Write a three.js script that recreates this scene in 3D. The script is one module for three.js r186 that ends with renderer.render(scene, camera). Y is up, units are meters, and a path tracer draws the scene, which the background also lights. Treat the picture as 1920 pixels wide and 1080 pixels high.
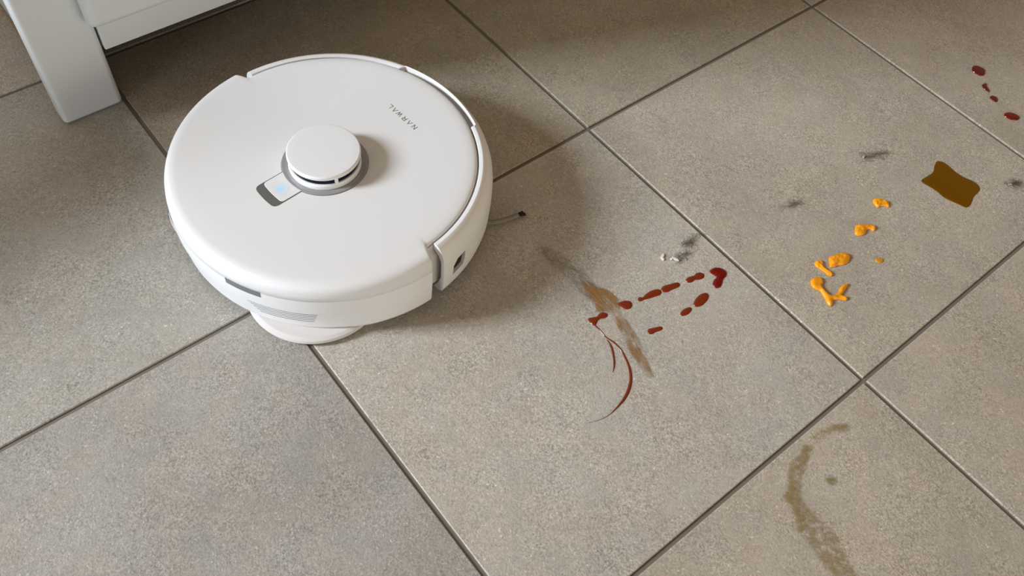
import * as THREE from 'three';
import { RectAreaLightUniformsLib } from 'three/addons/lights/RectAreaLightUniformsLib.js';
import { RoundedBoxGeometry } from 'three/addons/geometries/RoundedBoxGeometry.js';
import { mergeGeometries, mergeVertices } from 'three/addons/utils/BufferGeometryUtils.js';
import { Brush, Evaluator, SUBTRACTION } from 'three-bvh-csg';

// ---------------------------------------------------------------- camera, light, exposure
// x and z run along the tile joints, y is up; the floor's surface is y = 0
const scene = new THREE.Scene();
const camera = new THREE.PerspectiveCamera(36.83, 16 / 9, 0.02, 40);
{
  const right = new THREE.Vector3(0.77851, 0.08101, 0.62239), up = new THREE.Vector3(0.48004, 0.56197, -0.6736), back = new THREE.Vector3(-0.40433, 0.82318, 0.39861);
  camera.matrixAutoUpdate = true;
  camera.position.set(-0.17195, 0.7898, 0.51863);
  camera.quaternion.setFromRotationMatrix(new THREE.Matrix4().makeBasis(right, up, back));
}
const renderer = new THREE.WebGLRenderer({ antialias: true });
renderer.toneMapping = THREE.LinearToneMapping;
renderer.toneMappingExposure = 0.95;
renderer.shadowMap.enabled = true;
renderer.shadowMap.type = THREE.PCFSoftShadowMap;
RectAreaLightUniformsLib.init();

// overcast daylight through a tall window in the left wall; low windows left and behind the camera are added as side fill (all outside the frame)
scene.background = new THREE.Color().setRGB(0.78, 0.9, 1.05);
const LEFT = -3.15;
const OPENINGS = [
  { name: 'window_1', label: 'tall white framed window', y0: 1.35, y1: 2.85, z0: -2.3, z1: -1.35, light: 94, color: [0.91, 0.985, 1.08] },
  { name: 'fill_window_2', label: 'low white framed fill window added for side light, reaching the floor', y0: 0, y1: 1.0, z0: 0.2, z1: 1.5, light: 8, color: [0.82, 0.95, 1.12] },  // added fill, kept low to light upright faces more than the floor
];
for (const o of OPENINGS) {
  const l = new THREE.RectAreaLight(new THREE.Color().setRGB(...o.color), o.light, o.z1 - o.z0 - 0.12, o.y1 - o.y0 - 0.12);
  l.name = o.name + '_daylight';
  l.position.set(LEFT + 0.02, (o.y0 + o.y1) / 2, (o.z0 + o.z1) / 2);
  l.lookAt(LEFT + 2, (o.y0 + o.y1) / 2, (o.z0 + o.z1) / 2);
  scene.add(l);
}
const FRONT = 2.25, LOW = { x0: -0.1, x1: 1.5, y1: 0.85 };  // low window added behind the camera as warm fill for robot sides and leg
{
  const l = new THREE.RectAreaLight(new THREE.Color().setRGB(1.0, 0.88, 0.64), 3.3, LOW.x1 - LOW.x0 - 0.12, LOW.y1 - 0.12);
  l.name = 'window_3_daylight';
  l.position.set((LOW.x0 + LOW.x1) / 2, LOW.y1 / 2, FRONT - 0.02);
  l.lookAt((LOW.x0 + LOW.x1) / 2, LOW.y1 / 2, 0);
  scene.add(l);
}

// ---------------------------------------------------------------- helpers
function rng(seed) { let a = seed >>> 0; return () => { a = (a + 0x6D2B79F5) | 0; let t = Math.imul(a ^ (a >>> 15), 1 | a); t = (t + Math.imul(t ^ (t >>> 7), 61 | t)) ^ t; return ((t ^ (t >>> 14)) >>> 0) / 4294967296; }; }
const rgb = (r, g, b) => new THREE.Color().setRGB(r, g, b);
const std = (color, roughness = 0.6, extra = {}) => new THREE.MeshStandardMaterial({ color, roughness, metalness: 0, ...extra });
const phys = (color, roughness, extra = {}) => new THREE.MeshPhysicalMaterial({ color, roughness, ...extra });
const used = {};
function numbered(name) { const n = used[name] = (used[name] ?? -1) + 1; return n ? `${name}_${String(n).padStart(3, '0')}` : name; }
function mesh(name, geometry, material, parent) {
  const m = new THREE.Mesh(geometry, material);
  m.name = parent ? name : numbered(name);
  m.castShadow = m.receiveShadow = true;
  (parent ?? scene).add(m);
  return m;
}
function tag(o, label, category, group) { o.userData.label = label; o.userData.category = category; if (group) o.userData.group = group; return o; }
function structure(o, label) { o.userData.kind = 'structure'; if (label) o.userData.label = label; return o; }
function thing(name, label, category, position) { const g = new THREE.Group(); g.name = numbered(name); g.position.set(...position); scene.add(g); return tag(g, label, category); }
function box(x0, x1, y0, y1, z0, z1) { const g = new THREE.BoxGeometry(x1 - x0, y1 - y0, z1 - z0); g.translate((x0 + x1) / 2, (y0 + y1) / 2, (z0 + z1) / 2); return g; }
function rbox(x0, x1, y0, y1, z0, z1, r, seg = 3) { const g = new RoundedBoxGeometry(x1 - x0, y1 - y0, z1 - z0, seg, r); g.translate((x0 + x1) / 2, (y0 + y1) / 2, (z0 + z1) / 2); return g; }
// smooth value noise on a lattice of n cells over the unit square
function lattice(n, random) {
  const v = new Float32Array((n + 1) * (n + 1));
  for (let i = 0; i < v.length; i++) v[i] = random() * 2 - 1;
  return (u, w) => {
    const x = Math.min(Math.max(u, 0), 0.99999) * n, y = Math.min(Math.max(w, 0), 0.99999) * n, i = x | 0, j = y | 0;
    let a = x - i, b = y - j; a = a * a * (3 - 2 * a); b = b * b * (3 - 2 * b);
    const k = j * (n + 1) + i;
    return (v[k] * (1 - a) + v[k + 1] * a) * (1 - b) + (v[k + n + 1] * (1 - a) + v[k + n + 2] * a) * b;
  };
}
function dataTexture(data, n, srgb) {
  const t = new THREE.DataTexture(data, n, n, THREE.RGBAFormat);
  if (srgb) t.colorSpace = THREE.SRGBColorSpace;
  t.magFilter = THREE.LinearFilter; t.minFilter = THREE.LinearMipmapLinearFilter; t.generateMipmaps = true; t.needsUpdate = true;
  return t;
}

// ---------------------------------------------------------------- floor: porcelain tiles in a bed of grout
const PITCH = 0.45, JOINT = 0.0048;
function tileMaps(seed) {
  const N = 1024, random = rng(seed), cloud = lattice(5, random), cloud2 = lattice(17, random), mid = lattice(70, random), grain = lattice(330, random), fine = lattice(640, random);
  const f = new Float32Array(N * N), hgt = new Float32Array(N * N), tint = new Float32Array(N * N);
  for (let j = 0; j < N; j++) for (let i = 0; i < N; i++) {
    const u = i / N, v = j / N, k = j * N + i;
    const g = grain(u, v), s = fine(u, v);
    const strength = 0.75 + 0.45 * cloud2(v, u);
    f[k] = 1 + 0.07 * cloud(u, v) + 0.05 * cloud2(u, v) + 0.04 * mid(u, v) + strength * (0.26 * g + 0.2 * s);
    hgt[k] = 0.5 + 0.22 * g + 0.16 * s;
    tint[k] = cloud2(v, 1 - u);
  }
  const fineBrush = [[0, 0, 0.9], [1, 0, 0.5], [0, 1, 0.5], [1, 1, 0.25]], broadBrush = [[0, 0, 0.6], [1, 0, 0.4], [-1, 0, 0.4], [0, 1, 0.4], [0, -1, 0.4], [1, 1, 0.2], [-1, -1, 0.2], [1, -1, 0.2], [-1, 1, 0.2]];
  let brush = fineBrush;
  const worm = (len, amount, lift) => {           // short curved flecks of the ceramic grain
    let x = random() * N, y = random() * N, a = random() * 6.283;
    const bend = (random() - 0.5) * 0.5;
    for (let t = 0; t < len; t++) {
      const i = x | 0, j = y | 0;
      if (i > 0 && j > 0 && i < N - 1 && j < N - 1) for (const [di, dj, w] of brush) { f[(j + dj) * N + i + di] += amount * w; hgt[(j + dj) * N + i + di] += lift * w; }
      x += Math.cos(a); y += Math.sin(a); a += bend;
    }
  };
  for (let k = 0; k < 5200; k++) worm(1 + random() * 4, 0.16 + 0.36 * random() * random(), 0.1);
  for (let k = 0; k < 3600; k++) worm(1 + random() * 4, -0.1 - 0.16 * random(), -0.1);
  brush = broadBrush;
  for (let k = 0; k < 1700; k++) worm(1 + random() * 5, 0.1 + 0.26 * random() * random(), 0.12);
  for (let k = 0; k < 1500; k++) worm(2 + random() * 5, -0.05 - 0.09 * random(), -0.1);
  for (let k = 0; k < 260; k++) worm(1 + random() * 5, 0.3 + 0.3 * random(), 0.15);
  brush = fineBrush;
  for (let k = 0; k < 26; k++) worm(8 + random() * 26, -0.14, -0.05);
  for (let c = 0; c < 90; c++) {                 // pale mineral patches
    const cx = random() * N, cy = random() * N, r = 6 + random() * 14;
    for (let m = 0; m < r * 1.5; m++) { const a = random() * 6.283, d = r * Math.sqrt(random()), i = (cx + d * Math.cos(a)) | 0, j = (cy + d * Math.sin(a)) | 0; if (i >= 0 && j >= 0 && i < N && j < N) f[j * N + i] += 0.35 * random(); }
  }
  const colour = new Uint8Array(N * N * 4), bump = new Uint8Array(N * N * 4);
  for (let k = 0; k < N * N; k++) {
    const v = Math.min(Math.max(f[k], 0.3), 2.1), t = tint[k] * 0.02;
    for (let c = 0; c < 3; c++) {
      const lin = TILE[c] * v * (1 + (c === 0 ? t : c === 2 ? -t : 0)), s = lin <= 0.0031308 ? 12.92 * lin : 1.055 * Math.pow(lin, 1 / 2.4) - 0.055;
      colour[k * 4 + c] = Math.min(255, Math.max(0, s * 255));
      bump[k * 4 + c] = Math.min(255, Math.max(0, hgt[k] * 255));
    }
    colour[k * 4 + 3] = bump[k * 4 + 3] = 255;
  }
  return [dataTexture(colour, N, true), dataTexture(bump, N, false)];
}
const TILE = [0.44, 0.408, 0.355];
function tileGeometry(turn) {                   // a slab with chamfered upper edges, uv in tile widths
  const h = (PITCH - JOINT) / 2, c = 0.0009, T = -0.009;
  const ring = (s, y) => [[-s, y, -s], [s, y, -s], [s, y, s], [-s, y, s]];
  const rings = [ring(h, T), ring(h, -c), ring(h - c, 0)], pos = [], uv = [];
  const put = p => { pos.push(...p); let u = p[0] / PITCH, v = p[2] / PITCH; for (let k = 0; k < turn; k++) [u, v] = [-v, u]; uv.push(u + 0.5, v + 0.5); };
  const quad = (a, b, c2, d) => [a, b, c2, a, c2, d].forEach(put);
  for (let r = 0; r < 2; r++) for (let k = 0; k < 4; k++) { const n = (k + 1) % 4; quad(rings[r][k], rings[r + 1][k], rings[r + 1][n], rings[r][n]); }
  quad(rings[2][3], rings[2][2], rings[2][1], rings[2][0]);
  quad(...rings[0]);
  const g = new THREE.BufferGeometry();
  g.setAttribute('position', new THREE.Float32BufferAttribute(pos, 3));
  g.setAttribute('uv', new THREE.Float32BufferAttribute(uv, 2));
  g.computeVertexNormals();
  return g;
}
const I0 = -7, I1 = 12, J0 = -10, J1 = 5;          // tiles of the room
const X0 = I0 * PITCH, X1 = I1 * PITCH, Z0 = J0 * PITCH, Z1 = J1 * PITCH, TOP = 3.8;
{
  const floor = structure(new THREE.Group(), 'floor of large grey speckled tiles with recessed dark joints');
  floor.name = 'floor'; scene.add(floor);
  const grout = mesh('grout', box(X0, X1, -0.06, -0.0022, Z0, Z1), std(rgb(0.19, 0.168, 0.138), 0.95), floor);
  grout.userData.label = 'dark grey brown grout';
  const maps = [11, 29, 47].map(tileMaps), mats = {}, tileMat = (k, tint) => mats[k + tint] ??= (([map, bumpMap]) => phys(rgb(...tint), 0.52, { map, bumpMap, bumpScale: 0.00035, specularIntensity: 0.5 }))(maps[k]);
  const tints = { '0,0': [1.03, 1.03, 1.01], '-1,0': [0.83, 0.85, 0.87], '-1,-1': [0.91, 0.95, 0.97], '1,0': [1, 0.97, 0.91], '0,1': [0.98, 0.94, 0.87], '1,1': [0.98, 0.94, 0.88], '2,0': [0.94, 0.9, 0.83], '1,-1': [0.91, 0.88, 0.8], '0,-1': [0.92, 0.88, 0.8] };   // each firing differs a little
  const geos = [0, 1, 2, 3].map(tileGeometry), random = rng(5);
  for (let i = I0; i < I1; i++) for (let j = J0; j < J1; j++) {
    const k = (i * 7 + j * 5 + 900);
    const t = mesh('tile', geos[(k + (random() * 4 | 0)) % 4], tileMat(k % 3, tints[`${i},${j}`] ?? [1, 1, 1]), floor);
    t.position.set((i + 0.5) * PITCH, (random() - 0.5) * 0.0003, (j + 0.5) * PITCH);
  }
}

// ---------------------------------------------------------------- the room round it (outside the frame)
const wallPaint = std(rgb(0.4, 0.31, 0.22), 0.9), warmPaint = std(rgb(0.5, 0.32, 0.17), 0.9), ceilingPaint = std(rgb(0.3, 0.19, 0.1), 0.7);
{
  const t = 0.12;
  structure(mesh('ceiling', box(X0 - t, X1 + t, TOP, TOP + t, Z0 - t, Z1 + t), ceilingPaint), 'brown timber ceiling');
  structure(mesh('wall_back', box(X0 - t, X1 + t, -0.06, TOP, Z0 - t, Z0), wallPaint), 'plain taupe wall far behind the cabinet');
  structure(mesh('wall_right', box(X1, X1 + t, -0.06, TOP, Z0, Z1), warmPaint), 'warm ochre wall facing the windows');
  const V = p => new THREE.Vector2(...p), d1 = OPENINGS[1];
  const f = new THREE.Shape([[X0 - t, -0.06], [LOW.x0, -0.06], [LOW.x0, LOW.y1], [LOW.x1, LOW.y1], [LOW.x1, -0.06], [X1 + t, -0.06], [X1 + t, TOP], [X0 - t, TOP]].map(V));
  const fg = new THREE.ExtrudeGeometry(f, { depth: t, bevelEnabled: false }); fg.translate(0, 0, Z1);
  structure(mesh('wall_front', fg, wallPaint), 'plain taupe wall behind the camera with an added low fill window');
  const s = new THREE.Shape([[Z0, -0.06], [d1.z0, -0.06], [d1.z0, d1.y1], [d1.z1, d1.y1], [d1.z1, -0.06], [Z1, -0.06], [Z1, TOP], [Z0, TOP]].map(V));
  const w1 = OPENINGS[0];
  s.holes.push(new THREE.Path([[w1.z0, w1.y0], [w1.z1, w1.y0], [w1.z1, w1.y1], [w1.z0, w1.y1]].map(V)));
  const g = new THREE.ExtrudeGeometry(s, { depth: t, bevelEnabled: false });
  g.rotateY(-Math.PI / 2); g.translate(X0, 0, 0);
  structure(mesh('wall_left', g, wallPaint), 'taupe wall with a tall window and an added low fill window');
  const white = std(rgb(0.8, 0.8, 0.78), 0.4), glass = phys(0xffffff, 0.02, { transmission: 1, thickness: 0, ior: 1.5 });
  const doors = [...OPENINGS, { name: 'window_3', label: 'low white framed fill window added behind the camera', y0: 0, y1: LOW.y1, z0: -LOW.x1, z1: -LOW.x0 }];
  for (const o of doors) {
    const w = structure(new THREE.Group(), o.label); w.name = o.name; w.position.set(X0, o.y0, (o.z0 + o.z1) / 2); scene.add(w);
    if (o.name === 'window_3') { w.position.set((LOW.x0 + LOW.x1) / 2, 0, Z1); w.rotation.y = Math.PI / 2; }
    const ww = o.z1 - o.z0, wh = o.y1 - o.y0;
    mesh('frame', mergeGeometries([box(-0.09, -0.03, 0, 0.05, -ww / 2, ww / 2), box(-0.09, -0.03, wh - 0.05, wh, -ww / 2, ww / 2), box(-0.09, -0.03, 0.05, wh - 0.05, -ww / 2, -ww / 2 + 0.05), box(-0.09, -0.03, 0.05, wh - 0.05, ww / 2 - 0.05, ww / 2)]), white, w);
    mesh('pane', box(-0.064, -0.058, 0.05, wh - 0.05, -ww / 2 + 0.05, ww / 2 - 0.05), glass, w);
  }
}
// unseen low wooden bench, added outside the frame to keep the window light off the floor by the cabinet leg
{
  const wood = std(rgb(0.26, 0.16, 0.085), 0.6), b = thing('added_shade_bench', 'low brown wooden bench added out of view to shade the floor by the white cabinet leg', 'bench', [-0.69, 0, -0.84]);
  mesh('chest', rbox(-0.23, 0.23, 0.05, 0.34, -0.39, 0.39, 0.004), wood, b);
  mesh('seat', rbox(-0.25, 0.25, 0.341, 0.37, -0.41, 0.41, 0.006), wood, b);
  for (const x of [-0.21, 0.21]) for (const z of [-0.36, 0.36]) mesh('leg', rbox(x - 0.025, x + 0.025, 0.0005, 0.05, z - 0.025, z + 0.025, 0.003), wood, b);
}

// ---------------------------------------------------------------- white cabinet
{
  const paint = phys(rgb(0.68, 0.715, 0.715), 0.38, { specularIntensity: 0.8 }), edge = paint;
  const L = 1.25, D = 0.45, H = 1.0, x0 = -0.0755, zf = -0.359;       // front face of the legs
  const c = thing('cabinet', 'white painted wooden cabinet on flat legs with a rounded drawer front', 'cabinet', [x0, 0, zf]);
  const leg = (xa, za, zb) => mesh('leg', rbox(xa, xa + 0.0725, 0.0008, H, za, zb, 0.006), paint, c);
  leg(0, -0.03, 0); leg(L - 0.0725, -0.03, 0); leg(0.03, -D, -D + 0.03); leg(L - 0.1025, -D, -D + 0.03);
  mesh('bottom_rail', rbox(0.0742, L - 0.0742, 0.0835, 0.16, -0.016, 0.0022, 0.0012, 2), paint, c);
  mesh('drawer_front', rbox(0.0635, L - 0.0635, 0.1262, 0.42, 0.0004, 0.0225, 0.0104, 6), paint, c);
  mesh('door', rbox(0.0635, L - 0.0635, 0.428, 0.97, 0.0004, 0.0225, 0.0104, 4), paint, c);
  for (const x of [0.02, L - 0.038]) mesh('side_panel', box(x, x + 0.018, 0.004, H, -D + 0.031, -0.031), paint, c);
  mesh('floor_panel', box(0.038, L - 0.038, 0.1, 0.118, -D + 0.02, -0.016), paint, c);
  mesh('back_panel', box(0.038, L - 0.038, 0.004, H, -D + 0.001, -D + 0.012), paint, c);
  mesh('top', rbox(-0.015, L + 0.015, H, H + 0.025, -D - 0.01, 0.03, 0.004), paint, c);
}

// ---------------------------------------------------------------- robot vacuum
// a solid swept round the y axis: loop(phi) gives a closed outline of [radius, height], running outside up, inside down
function supported(pts, closed, like = pts, gap = 0.0003, limit = 24) {   // a point close to either side of each sharp corner keeps flat faces flat under smooth normals
  const out = [], n = pts.length;
  for (let k = 0; k < n; k++) {
    const p = pts[k], a = pts[(k + n - 1) % n], b = pts[(k + 1) % n];
    if (!closed && (k === 0 || k === n - 1)) { out.push(p); continue; }
    const d1 = [p[0] - a[0], p[1] - a[1]], d2 = [b[0] - p[0], b[1] - p[1]], l1 = Math.hypot(...d1), l2 = Math.hypot(...d2);
    const turn = Math.acos(Math.min(1, Math.max(-1, (d1[0] * d2[0] + d1[1] * d2[1]) / (l1 * l2)))) * 180 / Math.PI;
    const g1 = Math.min(gap, l1 * 0.4), g2 = Math.min(gap, l2 * 0.4);
    if (like === pts ? turn > limit : like[k]) out.push([p[0] - d1[0] / l1 * g1, p[1] - d1[1] / l1 * g1], [p[0] + d2[0] / l2 * g2, p[1] + d2[1] / l2 * g2]); else out.push(p);
  }
  return out;
}
function swept(outline, phi0, phi1, steps, capped = true) {
  const sharp = outline(phi0).map((p, k, all) => {
    const a = all[(k + all.length - 1) % all.length], b = all[(k + 1) % all.length], t1 = Math.atan2(p[1] - a[1], p[0] - a[0]), t2 = Math.atan2(b[1] - p[1], b[0] - p[0]);
    return Math.abs(Math.atan2(Math.sin(t2 - t1), Math.cos(t2 - t1))) > 0.42;
  });
  const loop = phi => supported(outline(phi), true, sharp);
  const pos = [], idx = [], M = loop(phi0).length;
  for (let s = 0; s <= steps; s++) {
    const phi = phi0 + (phi1 - phi0) * s / steps, c = Math.cos(phi), n = Math.sin(phi);
    for (const [r, y] of loop(phi)) pos.push(r * c, y, r * n);
  }
  for (let s = 0; s < steps; s++) for (let k = 0; k < M; k++) {
    const a = s * M + k, b = s * M + (k + 1) % M, d = a + M, e = b + M;
    idx.push(a, b, e, a, e, d);
  }
  if (capped) for (const [phi, base, flip] of [[phi0, 0, false], [phi1, steps * M, true]]) {
    const lp = loop(phi), tri = THREE.ShapeUtils.triangulateShape(lp.map(p => new THREE.Vector2(...p)), []), first = pos.length / 3;
    for (const [r, y] of lp) pos.push(r * Math.cos(phi), y, r * Math.sin(phi));
    for (const [a, b, c] of tri) flip ? idx.push(first + a, first + b, first + c) : idx.push(first + c, first + b, first + a);
  }
  const g = new THREE.BufferGeometry();
  g.setAttribute('position', new THREE.Float32BufferAttribute(pos, 3));
  g.setIndex(idx);
  g.setAttribute('uv', new THREE.Float32BufferAttribute(pos.length / 3 * 2, 2));
  return g;
}
function faceOut(g) {                            // turn the faces of a closed solid outward
  const p = g.attributes.position, ix = g.index.array; let vol = 0;
  const a = new THREE.Vector3(), b = new THREE.Vector3(), c = new THREE.Vector3();
  for (let k = 0; k < ix.length; k += 3) { a.fromBufferAttribute(p, ix[k]); b.fromBufferAttribute(p, ix[k + 1]); c.fromBufferAttribute(p, ix[k + 2]); vol += a.dot(b.cross(c)); }
  if (vol < 0) for (let k = 0; k < ix.length; k += 3) { const t = ix[k]; ix[k] = ix[k + 1]; ix[k + 1] = t; }
  g.computeVertexNormals();
  return g;
}
const lathe = (pts, seg = 96) => new THREE.LatheGeometry(supported(pts, false).map(p => new THREE.Vector2(...p)), seg);
const rad = d => d * Math.PI / 180, clamp01 = t => Math.min(1, Math.max(0, t)), smooth = t => { t = clamp01(t); return t * t * (3 - 2 * t); };
{
  const white = phys(rgb(0.83, 0.83, 0.825), 0.34, { specularIntensity: 0.8 }), lidWhite = phys(rgb(0.77, 0.775, 0.77), 0.42, { specularIntensity: 0.7 });
  const greyPlastic = std(rgb(0.6, 0.59, 0.59), 0.5), dark = phys(rgb(0.006, 0.006, 0.016), 0.2, { specularIntensity: 0.4 }), slotGrey = std(rgb(0.17, 0.18, 0.19), 0.4);
  const metal = phys(rgb(0.34, 0.335, 0.335), 0.28, { metalness: 0.25 });
  const frameMetal = new THREE.MeshStandardMaterial({ color: rgb(0.2, 0.205, 0.2), roughness: 0.3, metalness: 0.55 });
  const r = thing('robot_vacuum', 'round white robot vacuum and mop with a raised laser turret', 'robot vacuum', [0.1222, 0, -0.0702]);
  r.rotation.y = rad(5);                         // local +x is the robot's front

  // grey chassis under the lid, seen in the gaps
  mesh('chassis', (lathe([[0, 0.0125], [0.13, 0.0125], [0.15, 0.0145], [0.164, 0.022], [0.164, 0.067], [0.1588, 0.073], [0.1588, 0.0812], [0.15, 0.0815], [0, 0.0815]], 128)), greyPlastic, r);

  // lid: runs to the rim at the back, stops short of the bumper at the front
  const back = [[0.143, 0.0869], [0.1612, 0.0866], [0.1668, 0.0858], [0.1705, 0.0842], [0.1729, 0.0816], [0.1743, 0.0782], [0.1751, 0.0735], [0.1756, 0.0653], [0.172, 0.0653], [0.163, 0.0653]];
  const front = [[0.143, 0.0869], [0.149, 0.0866], [0.1525, 0.0862], [0.155, 0.0857], [0.1565, 0.0849], [0.1571, 0.0838], [0.1572, 0.0828], [0.1572, 0.082], [0.1545, 0.0818], [0.150, 0.0818]];
  const lidLoop = phi => {
    const a = Math.abs(((phi * 180 / Math.PI + 180) % 360 + 360) % 360 - 180), w = smooth((a - 89.4) / 3.2);
    return back.map((b, k) => [front[k][0] + (b[0] - front[k][0]) * w, front[k][1] + (b[1] - front[k][1]) * w]);
  };
  {
    const steps = 900, pos = [0, 0.0874, 0], idx = [], rows = [0.2, 0.4, 0.6, 0.8];
    const M = rows.length + back.length;
    for (let s = 0; s < steps; s++) {
      const phi = s / steps * 2 * Math.PI, c = Math.cos(phi), n = Math.sin(phi), lp = lidLoop(phi);
      for (const q of [...rows.map(t => [lp[0][0] * t, 0.0874 + (lp[0][1] - 0.0874) * t * t]), ...lp]) pos.push(q[0] * c, q[1], q[0] * n);
    }
    for (let s = 0; s < steps; s++) {
      const a = 1 + s * M, b = 1 + ((s + 1) % steps) * M;
      idx.push(0, b, a);
      for (let k = 0; k < M - 1; k++) idx.push(a + k, b + k, b + k + 1, a + k, b + k + 1, a + k + 1);
    }
    const g = new THREE.BufferGeometry();
    g.setAttribute('position', new THREE.Float32BufferAttribute(pos, 3)); g.setIndex(idx);
    g.setAttribute('uv', new THREE.Float32BufferAttribute(pos.length / 3 * 2, 2));
    g.computeVertexNormals();
    mesh('lid', g, lidWhite, r);
  }

  // rear shell below the lid
  const shell = phi => { const step = 0.0018 * smooth((phi - rad(114)) / rad(14)) * smooth((rad(246) - phi) / rad(14)); return [[0.154, 0.0095], [0.166, 0.0098], [0.173 - step, 0.0118], [0.1745 - step, 0.017], [0.1755 - step, 0.0395], [0.1757, 0.0435], [0.1757, 0.0655], [0.166, 0.0655], [0.166, 0.022]]; };
  const shellMesh = mesh('rear_shell', faceOut(swept(shell, rad(92.6), rad(267.8), 180)), white, r);
  // exhaust slots low on the back, dark strips standing in for their shaded depth
  for (let k = 0; k < 5; k++) {
    const y = 0.0392 - k * 0.0034, ro = 0.1737 - (0.0395 - y) * 0.0444, h = 0.0005;
    const lp = () => [[ro - 0.0008, y - h], [ro + 0.00025, y - h], [ro + 0.00025, y + h], [ro - 0.0008, y + h]];
    mesh('vent_slot', faceOut(swept(lp, rad(133 + k * 0.4), rad(157.5 - k * 1.0), 60)), slotGrey, shellMesh);
  }
  // dark contact windows on either side of the back
  for (const s of [1, -1]) {
    const lp = () => [[0.1735, 0.0585], [0.17612, 0.0585], [0.17612, 0.0672], [0.1735, 0.0672]];
    mesh('contact_window', faceOut(swept(lp, rad(s * 151), rad(s * 164), 24)), slotGrey, shellMesh);
  }

  // front bumper with a sensor opening near its end
  const bump = phi => {
    const ri = 0.1592 + 0.0055 * (1 - smooth((Math.abs(phi) - rad(22.2)) / rad(0.5)));
    return [[0.16, 0.0092], [0.1675, 0.0095], [0.1728, 0.0132], [0.1747, 0.0215], [0.1757, 0.04], [0.1757, 0.061], [0.1749, 0.0685], [0.1728, 0.0752], [0.1698, 0.0802], [0.1668, 0.0834], [Math.max(0.1635, ri + 0.0012), 0.0849], [ri + 0.0003, 0.0846], [ri, 0.0838], [ri, 0.0775], [0.1593, 0.0765], [0.1597, 0.0755], [0.1665, 0.07], [0.1705, 0.062], [0.1705, 0.036], [0.1665, 0.022]];
  };
  {
    const g = faceOut(swept(bump, rad(-87.6), rad(87.2), 236));
    const cut = new THREE.Shape([[-0.0085, -0.0085], [0.0072, -0.0072], [0.0088, 0.0005], [0.0086, 0.0098], [-0.0025, 0.009], [-0.0078, 0.003]].map(([a, b]) => new THREE.Vector2(a * 1.18, b * 1.3)));
    const cg = new THREE.ExtrudeGeometry(cut, { depth: 0.02, bevelEnabled: false });
    const A = new Brush(g), B = new Brush(cg), phi = rad(79.5);
    B.rotation.y = -phi + Math.PI / 2; B.position.set(0.1612 * Math.cos(phi), 0.0428, 0.1612 * Math.sin(phi));
    A.updateMatrixWorld(); B.updateMatrixWorld();
    const ev = new Evaluator(); ev.attributes = ['position', 'normal', 'uv'];
    const res = ev.evaluate(A, B, SUBTRACTION);
    const bm = mesh('bumper', stripGroups(res.geometry), white, r);
    const lp = () => [[0.1655, 0.031], [0.1716, 0.031], [0.1716, 0.058], [0.1655, 0.058]];
    mesh('sensor_window', faceOut(swept(lp, rad(75), rad(84.5), 12)), std(rgb(0.012, 0.01, 0.009), 0.6), bm);
  }
  function stripGroups(g) { g.clearGroups(); const o = new THREE.BufferGeometry(); o.setAttribute('position', g.attributes.position); o.setAttribute('normal', g.attributes.normal); o.setAttribute('uv', g.attributes.uv); if (g.index) o.setIndex(g.index); return o; }

  mesh('bumper_slot_liner', faceOut(swept(() => [[0.1594, 0.0774], [0.1645, 0.0779], [0.1645, 0.0783], [0.1594, 0.0778]], rad(-22.2), rad(22.2), 60)), std(rgb(0.26, 0.255, 0.25), 0.5), r).userData.label = 'grey liner darkening the slot between the lid and the bumper';  // grey liner stands in for the shade of a deeper recess

  // laser turret in a bright metal ring
  const tx = -0.0118, tz = 0.0046, at = m => (m.position.set(tx, 0, tz), m);
  at(mesh('turret_ring', (lathe([[0.0453, 0.086], [0.0455, 0.0882], [0.045, 0.0887], [0.0418, 0.0881], [0.0395, 0.0876], [0.0375, 0.0875], [0.0375, 0.086]], 128)), metal, r));
  at(mesh('ring_gap', lathe([[0.0452, 0.0866], [0.0463, 0.0866], [0.0463, 0.08745], [0.0452, 0.08745]], 128), slotGrey, r));
  const turret = at(mesh('laser_turret', (lathe([[0, 0.086], [0.0381, 0.086], [0.0386, 0.0888], [0.0384, 0.0925], [0.0378, 0.0942], [0.03, 0.0942], [0, 0.0942]], 128)), white, r));
  const inT = m => m;                             // parts of the turret share its axis
  inT(mesh('sensor_band', (lathe([[0.0362, 0.094], [0.0362, 0.1014]], 96)), dark, turret));
  inT(mesh('turret_cap', (lathe([[0, 0.1008], [0.0372, 0.1008], [0.0384, 0.1016], [0.0389, 0.1034], [0.0389, 0.1052], [0.0385, 0.1064], [0.0376, 0.1070], [0.03, 0.1073], [0, 0.1075]], 128)), lidWhite, turret));
  for (let k = 0; k < 3; k++) {
    const g = rbox(0.0335, 0.0379, 0.0936, 0.1016, -0.0019, 0.0019, 0.0006, 2); g.rotateY(-rad(107 + 120 * k));
    mesh('pillar', g, white, turret);
  }

  // power key in its dark frame, behind the turret
  const plate = (x0, x1, za, zb, rr, y0, y1, bevel) => {
    const s = new THREE.Shape();
    s.moveTo(x1, -zb); s.lineTo(x0 + rr, -zb); s.quadraticCurveTo(x0, -zb, x0 - 0.0004, -zb + rr); s.quadraticCurveTo(x0 - 0.0016, -(za + zb) / 2, x0 - 0.0004, -za - rr); s.quadraticCurveTo(x0, -za, x0 + rr, -za); s.lineTo(x1, -za); s.closePath();
    const g = new THREE.ExtrudeGeometry(s, { depth: y1 - y0 - 2 * bevel, bevelEnabled: true, bevelSize: bevel, bevelThickness: bevel, bevelSegments: 2, curveSegments: 10 });
    g.rotateX(-Math.PI / 2); g.translate(0, y0 + bevel, 0);
    return g;
  };
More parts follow.
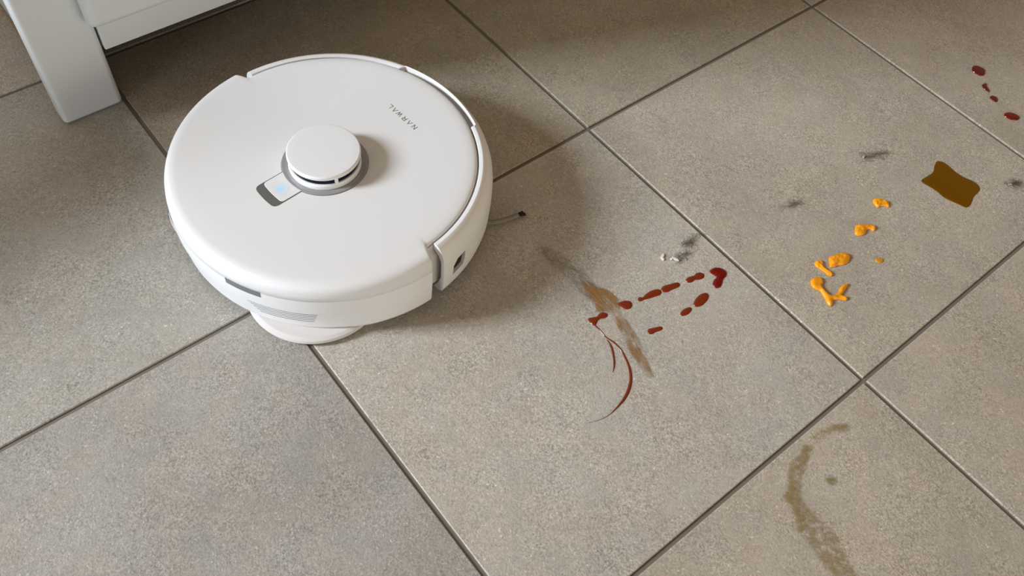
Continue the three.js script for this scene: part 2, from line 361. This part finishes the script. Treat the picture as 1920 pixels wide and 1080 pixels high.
  mesh('key_frame', plate(-0.0885, -0.051, -0.0135, 0.0215, 0.0065, 0.0855, 0.0874, 0.0003), frameMetal, r);
  const key = mesh('power_key', plate(-0.0782, -0.0525, -0.0122, 0.0202, 0.004, 0.086, 0.0879, 0.0003), lidWhite, r);
  {
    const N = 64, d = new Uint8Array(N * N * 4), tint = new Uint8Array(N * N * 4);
    for (let j = 0; j < N; j++) for (let i = 0; i < N; i++) { const q = Math.hypot(i - 31.5, j - 31.5) / 32, v = Math.pow(clamp01(1 - q), 1.6) * 255; d.set([v, v, v, 255], (j * N + i) * 4); const c = v / 255; tint.set([226 - 60 * c, 227 - 12 * c, 226 + 8 * c, 255], (j * N + i) * 4); }  // tint paints the blue glow into the base colour as well
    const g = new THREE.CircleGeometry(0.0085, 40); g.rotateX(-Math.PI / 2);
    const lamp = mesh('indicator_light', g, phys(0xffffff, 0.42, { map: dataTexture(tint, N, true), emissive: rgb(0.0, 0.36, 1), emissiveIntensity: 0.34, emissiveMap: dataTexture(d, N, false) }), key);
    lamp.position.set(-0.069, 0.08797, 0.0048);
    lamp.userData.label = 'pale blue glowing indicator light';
  }

  // lettering on the front of the lid, read from the robot's front
  {
    const strokes = { N: [[[0, 0], [0, 1], [0.85, 0], [0.85, 1]]], A: [[[0, 0], [0.45, 1], [0.9, 0]]], R: [[[0, 0], [0, 1], [0.6, 1], [0.8, 0.86], [0.8, 0.62], [0.6, 0.48], [0, 0.48]], [[0.45, 0.48], [0.85, 0]]], W: [[[0, 1], [0.28, 0], [0.56, 0.9], [0.84, 0], [1.12, 1]]], L: [[[0, 1], [0, 0], [0.7, 0]]] };
    const parts = [], h = 0.0053, y = 0.08715, w = 0.00072;
    [...'NARWAL'].forEach((ch, n) => {
      for (const line of strokes[ch]) for (let k = 0; k < line.length - 1; k++) {
        const P = ([u, v]) => [0.0985 - v * h, 0.0238 - n * 0.0085 - (u - 0.4) * h], a = P(line[k]), b = P(line[k + 1]);
        const len = Math.hypot(b[0] - a[0], b[1] - a[1]), g = new THREE.BoxGeometry(len + w, 0.0003, w);
        g.rotateY(-Math.atan2(b[1] - a[1], b[0] - a[0])); g.translate((a[0] + b[0]) / 2, y, (a[1] + b[1]) / 2);
        parts.push(g);
      }
    });
    mesh('lettering', mergeGeometries(parts), std(rgb(0.17, 0.175, 0.18), 0.5), r).userData.label = 'grey lettering NARWAL';
  }

  // round mop pads under the back; one reaches out past the shell
  const fleece = phys(rgb(0.66, 0.63, 0.61), 1, { sheen: 0.6, sheenRoughness: 0.8, sheenColor: rgb(0.8, 0.8, 0.8) });
  for (const s of [1, -1]) {
    const pad = mesh('mop_pad', (lathe([[0, 0.0004], [0.066, 0.0004], [0.0725, 0.0018], [0.0748, 0.0055], [0.0738, 0.0088], [0.07, 0.0108], [0, 0.0112]], 80)), fleece, r);
    pad.position.set(-0.0858, 0, s * 0.0749);
    pad.userData.label = 'white fleece mop pad';
  }
  // side brush under the front
  {
    const hub = mesh('side_brush', (() => { const g = new THREE.CylinderGeometry(0.011, 0.013, 0.007, 24); g.translate(0, 0.009, 0); return g; })(), greyPlastic, r);
    hub.position.set(0.1, 0, 0.1);
    const armMat = std(rgb(0.26, 0.235, 0.19), 0.7), tipMat = std(rgb(0.035, 0.028, 0.02), 0.9), random = rng(77);
    for (let k = 0; k < 3; k++) {
      const pts = [[0.006, 0.012, 0.0085], [0.0156, 0.0318, 0.0068], [0.0287, 0.0389, 0.0055], [0.0415, 0.0434, 0.005], [0.05, 0.0455, 0.0046]].map(([x, z, y]) => new THREE.Vector3(x, y, z));
      const g = new THREE.TubeGeometry(new THREE.CatmullRomCurve3(pts), 24, 0.0032, 10);
      { const p = g.attributes.position; for (let v = 0; v < p.count; v++) p.setY(v, 0.005 + (p.getY(v) - 0.005) * 0.45); g.computeVertexNormals(); }
      const arm = mesh('brush_arm', g, armMat, hub);
      arm.rotation.y = rad(120) * k;
      const bits = [];
      for (let b = 0; b < 70; b++) {
        const o = random() - 0.5, a = new THREE.Vector3(0.0455 + random() * 0.002, 0.0045, 0.0445 + o * 0.003), e = new THREE.Vector3(0.0588 - random() * 0.003, 0.002 + random() * 0.003, 0.0478 + o * 0.0065);
        bits.push(new THREE.TubeGeometry(new THREE.LineCurve3(a, e), 2, 0.0005, 4));
      }
      mesh('bristles', mergeGeometries(bits), tipMat, arm).userData.kind = 'stuff';
    }
  }
}

// ---------------------------------------------------------------- spills: a drop's outline on the floor, rounded up towards its middle
function outlineCurve(pts, n = 6) {
  const c = new THREE.CatmullRomCurve3(pts.map(([x, z]) => new THREE.Vector3(x, 0, z)), true, 'centripetal');
  return c.getPoints(pts.length * n).slice(0, -1).map(p => [p.x, p.z]);
}
function signedDistance(poly, x, z) {            // positive inside
  let d = Infinity, inside = false;
  for (let i = 0, j = poly.length - 1; i < poly.length; j = i++) {
    const [ax, az] = poly[j], [bx, bz] = poly[i], ex = bx - ax, ez = bz - az, t = clamp01(((x - ax) * ex + (z - az) * ez) / (ex * ex + ez * ez || 1e-12));
    d = Math.min(d, Math.hypot(x - ax - t * ex, z - az - t * ez));
    if ((az > z) !== (bz > z) && x < ax + (z - az) / (bz - az) * (bx - ax)) inside = !inside;
  }
  return inside ? d : -d;
}
function dome(field, [x0, x1, z0, z1], cell, height) {   // triangles over field > 0, raised by height(field, x, z)
  const nx = Math.ceil((x1 - x0) / cell), nz = Math.ceil((z1 - z0) / cell), f = [];
  for (let j = 0; j <= nz; j++) for (let i = 0; i <= nx; i++) f.push(field(x0 + i * cell, z0 + j * cell));
  const pos = [], uv = [];
  for (let j = 0; j < nz; j++) for (let i = 0; i < nx; i++) {
    const c = [[i, j], [i, j + 1], [i + 1, j + 1], [i + 1, j]].map(([a, b]) => [x0 + a * cell, z0 + b * cell, f[b * (nx + 1) + a]]), out = [];
    for (let k = 0; k < 4; k++) {
      const p = c[k], q = c[(k + 1) % 4];
      if (p[2] > 0) out.push(p);
      if ((p[2] > 0) !== (q[2] > 0)) { const t = p[2] / (p[2] - q[2]); out.push([p[0] + t * (q[0] - p[0]), p[1] + t * (q[1] - p[1]), 0]); }
    }
    for (let k = 1; k < out.length - 1; k++) for (const p of [out[0], out[k], out[k + 1]]) { pos.push(p[0], height(p[2], p[0], p[1]), p[1]); uv.push((p[0] - x0) / (x1 - x0), (p[1] - z0) / (z1 - z0)); }
  }
  let g = new THREE.BufferGeometry();
  g.setAttribute('position', new THREE.Float32BufferAttribute(pos, 3));
  g.setAttribute('uv', new THREE.Float32BufferAttribute(uv, 2));
  g = mergeVertices(g, 1e-6); g.computeVertexNormals();
  return g;
}
function bounds(poly, pad) { const xs = poly.map(p => p[0]), zs = poly.map(p => p[1]); return [Math.min(...xs) - pad, Math.max(...xs) + pad, Math.min(...zs) - pad, Math.max(...zs) + pad]; }
function spill(name, outline, material, H, W, label, category, group, lumps = 0) {
  const poly = outlineCurve(outline), b = bounds(poly, 0.001), cx = (b[0] + b[1]) / 2, cz = (b[2] + b[3]) / 2;
  const n = lattice(9, rng(Math.round(outline[0][0] * 1e5)));
  const g = dome((x, z) => signedDistance(poly, x, z), b, Math.max(0.00035, (b[1] - b[0]) / 110), (d, x, z) => {
    const t = clamp01(d / W);
    return 0.0002 + H * Math.sqrt(1 - (1 - t) * (1 - t)) * (1 + lumps * n((x - b[0]) / (b[1] - b[0]), (z - b[2]) / (b[3] - b[2])));
  });
  g.translate(-cx, 0, -cz);
  const m = mesh(name, g, material); m.position.set(cx, 0, cz);
  return tag(m, label, category, group);
}
const M = {
  ketchup_comma: [[0.4156,0.2507],[0.4214,0.2498],[0.4273,0.2519],[0.4314,0.257],[0.4318,0.2626],[0.4276,0.2665],[0.4214,0.2677],[0.4155,0.2713],[0.4097,0.2735],[0.4054,0.2718],[0.4047,0.2678],[0.4075,0.2642],[0.4122,0.2619],[0.4164,0.2613],[0.4165,0.2578],[0.4154,0.2542]],
  ketchup_pair: [[0.3847,0.243],[0.3892,0.242],[0.3938,0.2431],[0.3972,0.2441],[0.4013,0.2435],[0.4061,0.2455],[0.4078,0.2495],[0.4044,0.2528],[0.3991,0.2526],[0.3946,0.2501],[0.392,0.2493],[0.3883,0.2495],[0.384,0.2471]],
  ketchup_long: [[0.3214,0.2295],[0.3249,0.2289],[0.3268,0.2309],[0.3326,0.2303],[0.3408,0.2302],[0.3482,0.2327],[0.3509,0.2357],[0.3496,0.239],[0.3455,0.2405],[0.3403,0.2392],[0.3326,0.2371],[0.3266,0.2349],[0.3224,0.2342],[0.3199,0.2321]],
  ketchup_mid: [[0.3534,0.2348],[0.3584,0.2341],[0.3635,0.2357],[0.369,0.2375],[0.3734,0.2392],[0.3755,0.2421],[0.3726,0.245],[0.3677,0.2449],[0.3608,0.2435],[0.3549,0.2427],[0.3518,0.2398],[0.3516,0.237]],
  ketchup_oval: [[0.3683,0.2715],[0.3731,0.2688],[0.3795,0.2672],[0.3862,0.2672],[0.3915,0.2696],[0.391,0.2734],[0.3867,0.2765],[0.3792,0.2783],[0.3723,0.2784],[0.368,0.2761],[0.3673,0.2735]],
  ketchup_oval_small: [[0.3469,0.2717],[0.3506,0.2703],[0.3572,0.2703],[0.362,0.2721],[0.3624,0.2747],[0.3588,0.2769],[0.3532,0.2776],[0.3478,0.2764],[0.3457,0.2742]],
  ketchup_bean: [[0.3008,0.2669],[0.3041,0.2654],[0.3084,0.2672],[0.3138,0.2691],[0.3178,0.2717],[0.3172,0.2742],[0.3129,0.2747],[0.3079,0.2733],[0.3023,0.2726],[0.2997,0.27]],
  ketchup_tadpole: [[0.2983,0.2208],[0.304,0.2214],[0.3088,0.2232],[0.312,0.2265],[0.3115,0.2308],[0.3075,0.2337],[0.3032,0.2336],[0.3001,0.2308],[0.2991,0.2267],[0.298,0.2235]],
  ketchup_bow: [[0.2588,0.2164],[0.2636,0.2179],[0.2681,0.2198],[0.2731,0.2187],[0.2775,0.2196],[0.28,0.2237],[0.2784,0.2265],[0.2741,0.2268],[0.2697,0.2249],[0.2658,0.2247],[0.2597,0.2275],[0.2575,0.2266],[0.2572,0.2218],[0.2569,0.2183]],
  streak: [[0.2589,0.227,0.0016],[0.2595,0.2345,0.0014],[0.2587,0.2456,0.0014],[0.2612,0.2545,0.0018],[0.2615,0.2658,0.002],[0.2582,0.2775,0.0022],[0.2537,0.2882,0.0027],[0.2456,0.2992,0.0031],[0.2354,0.3068,0.0035],[0.2242,0.3119,0.003],[0.2136,0.3144,0.0019],[0.202,0.3161,0.0011],[0.1937,0.3157,0.0006],[0.1832,0.3131,0.0004],[0.175,0.3096,0.0003]],
  branch: [[0.2573,0.2491,0.0011],[0.2552,0.2581,0.0023],[0.2494,0.268,0.0022],[0.2431,0.2759,0.002],[0.2356,0.2821,0.0004]],
  smear: [[0.2866,0.1673],[0.2911,0.1765],[0.2941,0.189],[0.3012,0.1986],[0.3032,0.212],[0.2999,0.2225],[0.2926,0.2348],[0.2913,0.247],[0.2878,0.2624],[0.2811,0.2816],[0.2731,0.2977],[0.2642,0.3134],[0.259,0.3089],[0.262,0.2952],[0.2632,0.2796],[0.2667,0.2654],[0.2726,0.2505],[0.2796,0.2353],[0.2799,0.2263],[0.2774,0.2198],[0.2716,0.217],[0.2751,0.2061],[0.2756,0.193],[0.2814,0.1793]],
  wet: [[0.2779,0.104],[0.2898,0.1178],[0.2959,0.1384],[0.3004,0.1641],[0.2996,0.1871],[0.2814,0.2049],[0.2697,0.1989],[0.2703,0.1789],[0.2702,0.1539],[0.2678,0.1311],[0.2694,0.1143]],
  mustard_small_pair: [[0.6683,0.2945],[0.6738,0.297],[0.6769,0.3012],[0.6797,0.3057],[0.6782,0.3113],[0.6738,0.3141],[0.6713,0.3107],[0.6668,0.3076],[0.6616,0.3063],[0.6616,0.3024],[0.6639,0.2974]],
  mustard_hook: [[0.6088,0.3121],[0.615,0.3085],[0.6202,0.3097],[0.6259,0.3143],[0.6321,0.3186],[0.6338,0.3233],[0.6302,0.3271],[0.6266,0.3268],[0.6256,0.3229],[0.6211,0.3207],[0.6154,0.323],[0.6097,0.3231],[0.6046,0.3201],[0.6036,0.3163]],
  mustard_double: [[0.5486,0.3205],[0.5552,0.3215],[0.5627,0.3232],[0.5694,0.3267],[0.572,0.3316],[0.5688,0.3362],[0.5622,0.3385],[0.5543,0.3377],[0.5484,0.3347],[0.5423,0.3333],[0.5385,0.3306],[0.5423,0.3265]],
  mustard_club: [[0.5285,0.3152],[0.5328,0.3147],[0.5365,0.3168],[0.5369,0.3206],[0.5334,0.324],[0.5328,0.3296],[0.5337,0.3352],[0.5326,0.3394],[0.5291,0.3398],[0.5271,0.3364],[0.5271,0.3305],[0.5262,0.3249],[0.525,0.3202]],
  mustard_fork: [[0.5046,0.3291],[0.5105,0.329],[0.5154,0.3313],[0.5171,0.3354],[0.5146,0.34],[0.5089,0.3423],[0.5078,0.3472],[0.5069,0.3522],[0.5073,0.3568],[0.5123,0.359],[0.519,0.3586],[0.5247,0.3564],[0.5315,0.356],[0.5361,0.3573],[0.5353,0.3597],[0.5296,0.3613],[0.5224,0.3633],[0.5188,0.365],[0.5207,0.3684],[0.5194,0.3719],[0.5161,0.3721],[0.5125,0.3676],[0.5072,0.3644],[0.5042,0.3631],[0.4989,0.3663],[0.4949,0.3663],[0.4949,0.3621],[0.498,0.3558],[0.5001,0.3503],[0.5017,0.3452],[0.4999,0.3416],[0.4985,0.3377],[0.5003,0.3332]],
  mustard_dot: [[0.5929,0.3554],[0.5969,0.3552],[0.6009,0.358],[0.6018,0.3611],[0.5981,0.3627],[0.593,0.3615],[0.5916,0.3584]],
  soy: [[0.7466,0.3115],[0.7597,0.3113],[0.7725,0.3114],[0.7845,0.3055],[0.7935,0.3032],[0.7987,0.3075],[0.8001,0.3145],[0.7988,0.3259],[0.7995,0.3386],[0.8036,0.3501],[0.8046,0.3584],[0.8009,0.3647],[0.7924,0.3671],[0.7826,0.368],[0.7713,0.3719],[0.7635,0.3738],[0.7575,0.3723],[0.7547,0.3654],[0.7512,0.3563],[0.748,0.3457],[0.7487,0.3361],[0.7476,0.3252],[0.7459,0.3172]],
  red1: [[0.9921,0.2231],[0.9973,0.2212],[1.002,0.2221],[1.0049,0.2256],[1.0065,0.2306],[1.0062,0.2349],[1.0018,0.2389],[0.996,0.2414],[0.9911,0.2409],[0.9885,0.2379],[0.9874,0.2333],[0.9875,0.2285],[0.9889,0.2255]],
  red2: [[0.9738,0.2524],[0.9777,0.2518],[0.9814,0.2527],[0.9829,0.2546],[0.979,0.2569],[0.9762,0.2607],[0.9737,0.2648],[0.9702,0.2667],[0.9698,0.2637],[0.9696,0.2592],[0.9712,0.2555]],
  red3: [[0.9617,0.2738],[0.9656,0.2726],[0.9689,0.2741],[0.9704,0.2777],[0.969,0.2815],[0.9645,0.2841],[0.9604,0.2836],[0.9601,0.2799],[0.9599,0.2764]],
  red4: [[0.9483,0.3056],[0.9532,0.3044],[0.9577,0.3059],[0.9619,0.3097],[0.964,0.3153],[0.9634,0.3204],[0.9586,0.3226],[0.9534,0.3214],[0.949,0.3179],[0.9469,0.3129],[0.9463,0.3088]],
  arc: [[0.3959,0.4748],[0.3846,0.4638],[0.3694,0.4581],[0.3537,0.4564],[0.3394,0.4571],[0.3253,0.4613],[0.3124,0.4612],[0.2985,0.4686],[0.2868,0.4783],[0.2727,0.4838],[0.2742,0.4949],[0.2676,0.5057],[0.259,0.5151],[0.2602,0.526],[0.2578,0.5383],[0.2549,0.551],[0.253,0.5642],[0.255,0.5749],[0.2707,0.5868],[0.2788,0.5748],[0.2836,0.5599],[0.2906,0.5481],[0.2929,0.5354],[0.2921,0.5232],[0.2932,0.5112],[0.2918,0.5012],[0.2949,0.4945],[0.3054,0.4881],[0.317,0.4803],[0.3326,0.4741],[0.3449,0.469],[0.3562,0.468],[0.3705,0.4721],[0.388,0.48]],
  dot: [[0.3267,0.4962],[0.3307,0.4964],[0.3353,0.4998],[0.3367,0.5044],[0.3337,0.5077],[0.3288,0.5081],[0.3247,0.5054],[0.3238,0.5011]],
  tuftA: [0.4155,0.2118],
  tuftB: [0.7216,0.2452],
  tuftC: [0.5773,0.2408],
  tuftD: [0.8402,0.3833],
  flake: [0.3941,0.2146],
  flake2: [0.3849,0.2044]
};
const sauce = (r, g, b) => phys(rgb(r, g, b), 0.16, { specularIntensity: 1 });
const ketchup = sauce(0.19, 0.026, 0.007), ketchupDeep = sauce(0.17, 0.006, 0.004), ketchupDark = sauce(0.12, 0.012, 0.01);
const mustard = phys(rgb(0.86, 0.33, 0.008), 0.3, { specularIntensity: 0.9 });
const soy = phys(rgb(0.15, 0.062, 0.0008), 0.12, { specularIntensity: 0.5 });
const KG = 'ketchup drops laid out in a pointed loop', RG = 'dark red drops in a row';
spill('ketchup_drop', M.ketchup_comma, ketchupDeep, 0.0016, 0.005, 'large glossy deep red ketchup drop shaped like a comma beside the tile joint', 'sauce drop', KG);
spill('ketchup_drop', M.ketchup_pair, ketchup, 0.0010, 0.004, 'two ketchup dots run together next to the comma shaped drop', 'sauce drop', KG);
spill('ketchup_drop', M.ketchup_mid, ketchup, 0.0010, 0.004, 'tapered ketchup blob between the joined dots and the longest blob', 'sauce drop', KG);
spill('ketchup_drop', M.ketchup_long, ketchup, 0.0010, 0.004, 'longest ketchup blob with a small knob on its end', 'sauce drop', KG);
spill('ketchup_drop', M.ketchup_oval, ketchup, 0.0012, 0.004, 'oval ketchup drop alone inside the loop below the comma drop', 'sauce drop', KG);
spill('ketchup_drop', M.ketchup_oval_small, ketchup, 0.0010, 0.004, 'small oval ketchup drop next to the larger oval drop', 'sauce drop', KG);
spill('ketchup_drop', M.ketchup_bean, ketchup, 0.0010, 0.004, 'bean shaped ketchup drop lying apart near the brown smear', 'sauce drop', KG);
spill('ketchup_drop', M.ketchup_tadpole, ketchup, 0.0011, 0.004, 'round ketchup drop with a point touching the brown smear', 'sauce drop', KG);
spill('ketchup_drop', M.ketchup_bow, ketchup, 0.0009, 0.0035, 'bow tie shaped ketchup drop at the head of the curved streak', 'sauce drop', KG);
spill('red_drop', M.red1, ketchupDark, 0.002, 0.005, 'broad dark red drop at the far end of the row of four', 'sauce drop', RG);
spill('red_drop', M.red2, ketchupDark, 0.0014, 0.003, 'slim slanted dark red drop next to the broad one', 'sauce drop', RG);
spill('red_drop', M.red3, ketchupDark, 0.0014, 0.0035, 'small dark red bean drop next to the slim slanted one', 'sauce drop', RG);
spill('red_drop', M.red4, sauce(0.15, 0.008, 0.006), 0.002, 0.005, 'brighter red oval drop close to the tile joint', 'sauce drop', RG);
const MG = 'blobs of yellow mustard in a trail';
spill('mustard_blob', M.mustard_small_pair, mustard, 0.0034, 0.0045, 'small lumpy mustard blob nearest the brown puddle', 'mustard blob', MG, 0.22);
spill('mustard_blob', M.mustard_hook, mustard, 0.0036, 0.005, 'mustard blob with a hooked tail', 'mustard blob', MG, 0.2);
spill('mustard_blob', M.mustard_double, mustard, 0.004, 0.006, 'fat mustard blob of two merged lumps', 'mustard blob', MG, 0.2);
spill('mustard_blob', M.mustard_club, mustard, 0.0032, 0.004, 'club shaped mustard blob with a straight tail', 'mustard blob', MG, 0.2);
spill('mustard_blob', M.mustard_fork, mustard, 0.0034, 0.004, 'long forked mustard squiggle with a round head', 'mustard blob', MG, 0.16);
spill('mustard_blob', M.mustard_dot, phys(rgb(0.62, 0.28, 0.02), 0.3), 0.0012, 0.003, 'tiny mustard dot lying apart from the trail', 'mustard blob', MG);
spill('sauce_puddle', M.soy, soy, 0.0006, 0.008, 'flat brown sauce puddle with four pulled out corners', 'puddle');

// the curved ketchup streak left by the mop, with a short branch
{
  const path = pts => { const c = new THREE.CatmullRomCurve3(pts.map(([x, z, w]) => new THREE.Vector3(x, w, z)), false, 'centripetal'); return c.getPoints(70).map(p => [p.x, p.z, p.y / 2]); };
  const lines = [path(M.streak), path(M.branch)], all = lines.flat(), b = bounds(all, 0.003), cx = (b[0] + b[1]) / 2, cz = (b[2] + b[3]) / 2;
  const field = (x, z) => { let d = -1; for (const l of lines) for (let k = 0; k < l.length - 1; k++) { const [ax, az, aw] = l[k], [bx, bz, bw] = l[k + 1], ex = bx - ax, ez = bz - az, t = clamp01(((x - ax) * ex + (z - az) * ez) / (ex * ex + ez * ez + 1e-12)); d = Math.max(d, aw + (bw - aw) * t - Math.hypot(x - ax - t * ex, z - az - t * ez)); } return d; };
  const g = dome(field, b, 0.0003, d => 0.0002 + 0.0007 * Math.sqrt(clamp01(d / 0.0012)));
  g.translate(-cx, 0, -cz);
  const m = mesh('ketchup_streak', g, sauce(0.17, 0.03, 0.01)); m.position.set(cx, 0, cz);
  tag(m, 'thin curved ketchup streak with a short side branch', 'sauce streak');
}
// thin smeared films: the outline is the film's edge, alpha its broken, streaky cover
function film(name, outline, color, roughness, label, category, cover, edge, y = 0.00025) {
  const poly = outlineCurve(outline, 4), b = bounds(poly, 0.002), N = 256, d = new Uint8Array(N * N * 4), cx = (b[0] + b[1]) / 2, cz = (b[2] + b[3]) / 2;
  for (let j = 0; j < N; j++) for (let i = 0; i < N; i++) {
    const u = (i + 0.5) / N, v = (j + 0.5) / N, x = b[0] + u * (b[1] - b[0]), z = b[2] + v * (b[3] - b[2]);
    const a = clamp01(cover(u, v, x, z) * smooth(signedDistance(poly, x, z) / edge)) * 255;
    d.set([a, a, a, 255], (j * N + i) * 4);
  }
  const g = dome((x, z) => signedDistance(poly, x, z), b, (b[1] - b[0]) / 60, () => y);
  g.translate(-cx, 0, -cz);
  const m = mesh(name, g, phys(color, roughness, { alphaMap: dataTexture(d, N, false), transparent: true, depthWrite: false, polygonOffset: true, polygonOffsetFactor: -1 }));
  m.castShadow = false; m.position.set(cx, 0, cz);
  return tag(m, label, category);
}
{
  const n1 = lattice(46, rng(3)), n2 = lattice(120, rng(4)), n3 = lattice(14, rng(8));
  const spine = new THREE.CatmullRomCurve3([[0.2866, 0.1709], [0.2888, 0.1949], [0.29, 0.2161], [0.2856, 0.2363], [0.2795, 0.258], [0.2726, 0.2817], [0.2613, 0.3106]].map(([x, z]) => new THREE.Vector3(x, 0, z))).getSpacedPoints(80);
  const flow = (x, z) => {                        // [distance along the wipe, sideways distance]
    let best = Infinity, out = [0, 0];
    for (let k = 0; k < 80; k++) { const a = spine[k], b = spine[k + 1], dx = x - a.x, dz = z - a.z, q = dx * dx + dz * dz; if (q < best) { best = q; const ex = b.x - a.x, ez = b.z - a.z, l = Math.hypot(ex, ez); out = [k / 80, (dx * ez - dz * ex) / l]; } }
    return out;
  };
  const hair = (x, z) => { const [s, d] = flow(x, z); return [s, n1(s * 0.22 + 0.2 + d * 2, 0.5 + d * 16) * 0.6 + n2(s * 0.2 + 0.1, 0.5 + d * 20) * 0.6]; };
  film('sauce_smear', M.smear, rgb(0.31, 0.155, 0.045), 0.4, 'streaky orange brown smear wiped through the ketchup', 'smear', (u, v, x, z) => {
    const [s, h] = hair(x, z), head = smooth((0.46 - s) / 0.16) * smooth((s - 0.02) / 0.2);
    return 0.36 + 0.4 * head + 0.8 * h + 0.15 * n2(u, v);
  }, 0.0022);
  film('wet_trace', M.wet, rgb(0.16, 0.12, 0.06), 0.4, 'faint dark wet trace running from the smear towards the robot', 'smear', (u, v) => 0.2 + 0.22 * n2(u, v) + 0.18 * n1(u, v) + 0.15 * n3(u, v), 0.008, 0.0002);
  film('mustard_stain', M.arc, rgb(0.29, 0.21, 0.07), 0.6, 'dried olive yellow stain in a long arc by the tile joint', 'stain', (u, v, x, z) => 0.34 + 0.28 * n3(u, v) + 0.3 * n1(u, v) + 0.2 * n2(v, u), 0.005, 0.00025);
  film('stain_dot', M.dot, rgb(0.22, 0.18, 0.05), 0.6, 'small round olive stain inside the long arc', 'stain', (u, v) => 0.55 + 0.4 * n3(u, v), 0.003);
}
// clumps of hair and dust
function clump(spinePoints, spread, count, length, seed, label) {
  const random = rng(seed), g = [], [ox, oz] = spinePoints[0], gauss = () => (random() + random() + random() - 1.5) * 0.8;
  const line = new THREE.CatmullRomCurve3(spinePoints.map(([x, z]) => new THREE.Vector3(x - ox, 0, z - oz)));
  for (let k = 0; k < count; k++) {
    const s = Math.pow(random(), 1.5), w = spread * (1.15 - s), c = line.getPoint(s), d = line.getTangent(s), lengthwise = random() < 0.55;
    const p = new THREE.Vector3(c.x + gauss() * w, 0.0005 + random() * random() * 0.0035, c.z + gauss() * w);
    let a = lengthwise ? Math.atan2(d.z, d.x) + gauss() * 0.5 : random() * 6.283;
    const pts = [p.clone()], bend = gauss() * (lengthwise ? 0.3 : 1.1);
    for (let q = 0; q < 6; q++) { a += bend * (0.4 + random()); p.x += Math.cos(a) * length / 6; p.z += Math.sin(a) * length / 6; p.y = Math.max(0.0004, p.y + (random() - 0.5) * 0.0014); pts.push(p.clone()); }
    g.push(new THREE.TubeGeometry(new THREE.CatmullRomCurve3(pts), 10, 0.00005 + random() * 0.0001, 3));
  }
  const m = mesh('dust_clump', mergeGeometries(g), std(rgb(0.16, 0.14, 0.115), 0.95));
  m.position.set(ox, 0, oz);
  return tag(m, label, 'dust clump', 'clumps of hair and dust');
}
clump([[0.3925, 0.2175], [0.404, 0.2165], [0.412, 0.217]], 0.006, 70, 0.009, 21, 'grey tangle of hair holding a white paper crumb beside the ketchup');
clump([[0.43, 0.2095], [0.424, 0.2085], [0.4446, 0.2054]], 0.0065, 85, 0.01, 22, 'loose grey fluff between the tile joint and the tangle with the crumb');
clump([[0.7135, 0.2395], [0.7312, 0.2484], [0.7484, 0.2545]], 0.0075, 110, 0.0105, 23, 'dark hair tuft with a pointed tail between the tile joint and the brown puddle');
clump([[0.587, 0.2445], [0.5784, 0.2415], [0.5586, 0.236]], 0.0032, 60, 0.011, 24, 'thin stretched wisp of hair near the mustard trail');
clump([[0.8394, 0.3839], [0.845, 0.386], [0.852, 0.389]], 0.0085, 110, 0.009, 25, 'round grey dust tuft beside the corner of the brown puddle');
{
  const flake = (at, s, turn, label) => {
    const sh = new THREE.Shape([[-1, -0.2], [-0.5, 0.45], [0.1, 0.35], [0.9, 0.1], [1.1, -0.25], [0.4, -0.3], [-0.2, -0.05], [-0.7, -0.35]].map(([a, b]) => new THREE.Vector2(a * s, b * s)));
    const g = new THREE.ExtrudeGeometry(sh, { depth: s * 0.25, bevelEnabled: true, bevelSize: s * 0.08, bevelThickness: s * 0.08, bevelSegments: 1 });
    g.rotateX(-Math.PI / 2); g.translate(0, s * 0.08, 0);
    const m = mesh('crumb', g, std(rgb(0.82, 0.78, 0.7), 0.7)); m.position.set(at[0], 0.0004, at[1]); m.rotation.y = turn;
    return tag(m, label, 'crumb');
  };
  flake(M.flake, 0.0046, -0.9, 'bright white paper crumb in the hair tangle');
  flake([0.7168, 0.2412], 0.0026, 0.4, 'tiny pale crumb caught in the hair tuft with the pointed tail');
  flake([0.8402, 0.3842], 0.0026, -0.5, 'tiny pale crumb caught in the round dust tuft');
  flake(M.flake2, 0.0042, 0.8, 'pale crumb just outside the hair tangle');
}
renderer.render(scene, camera);
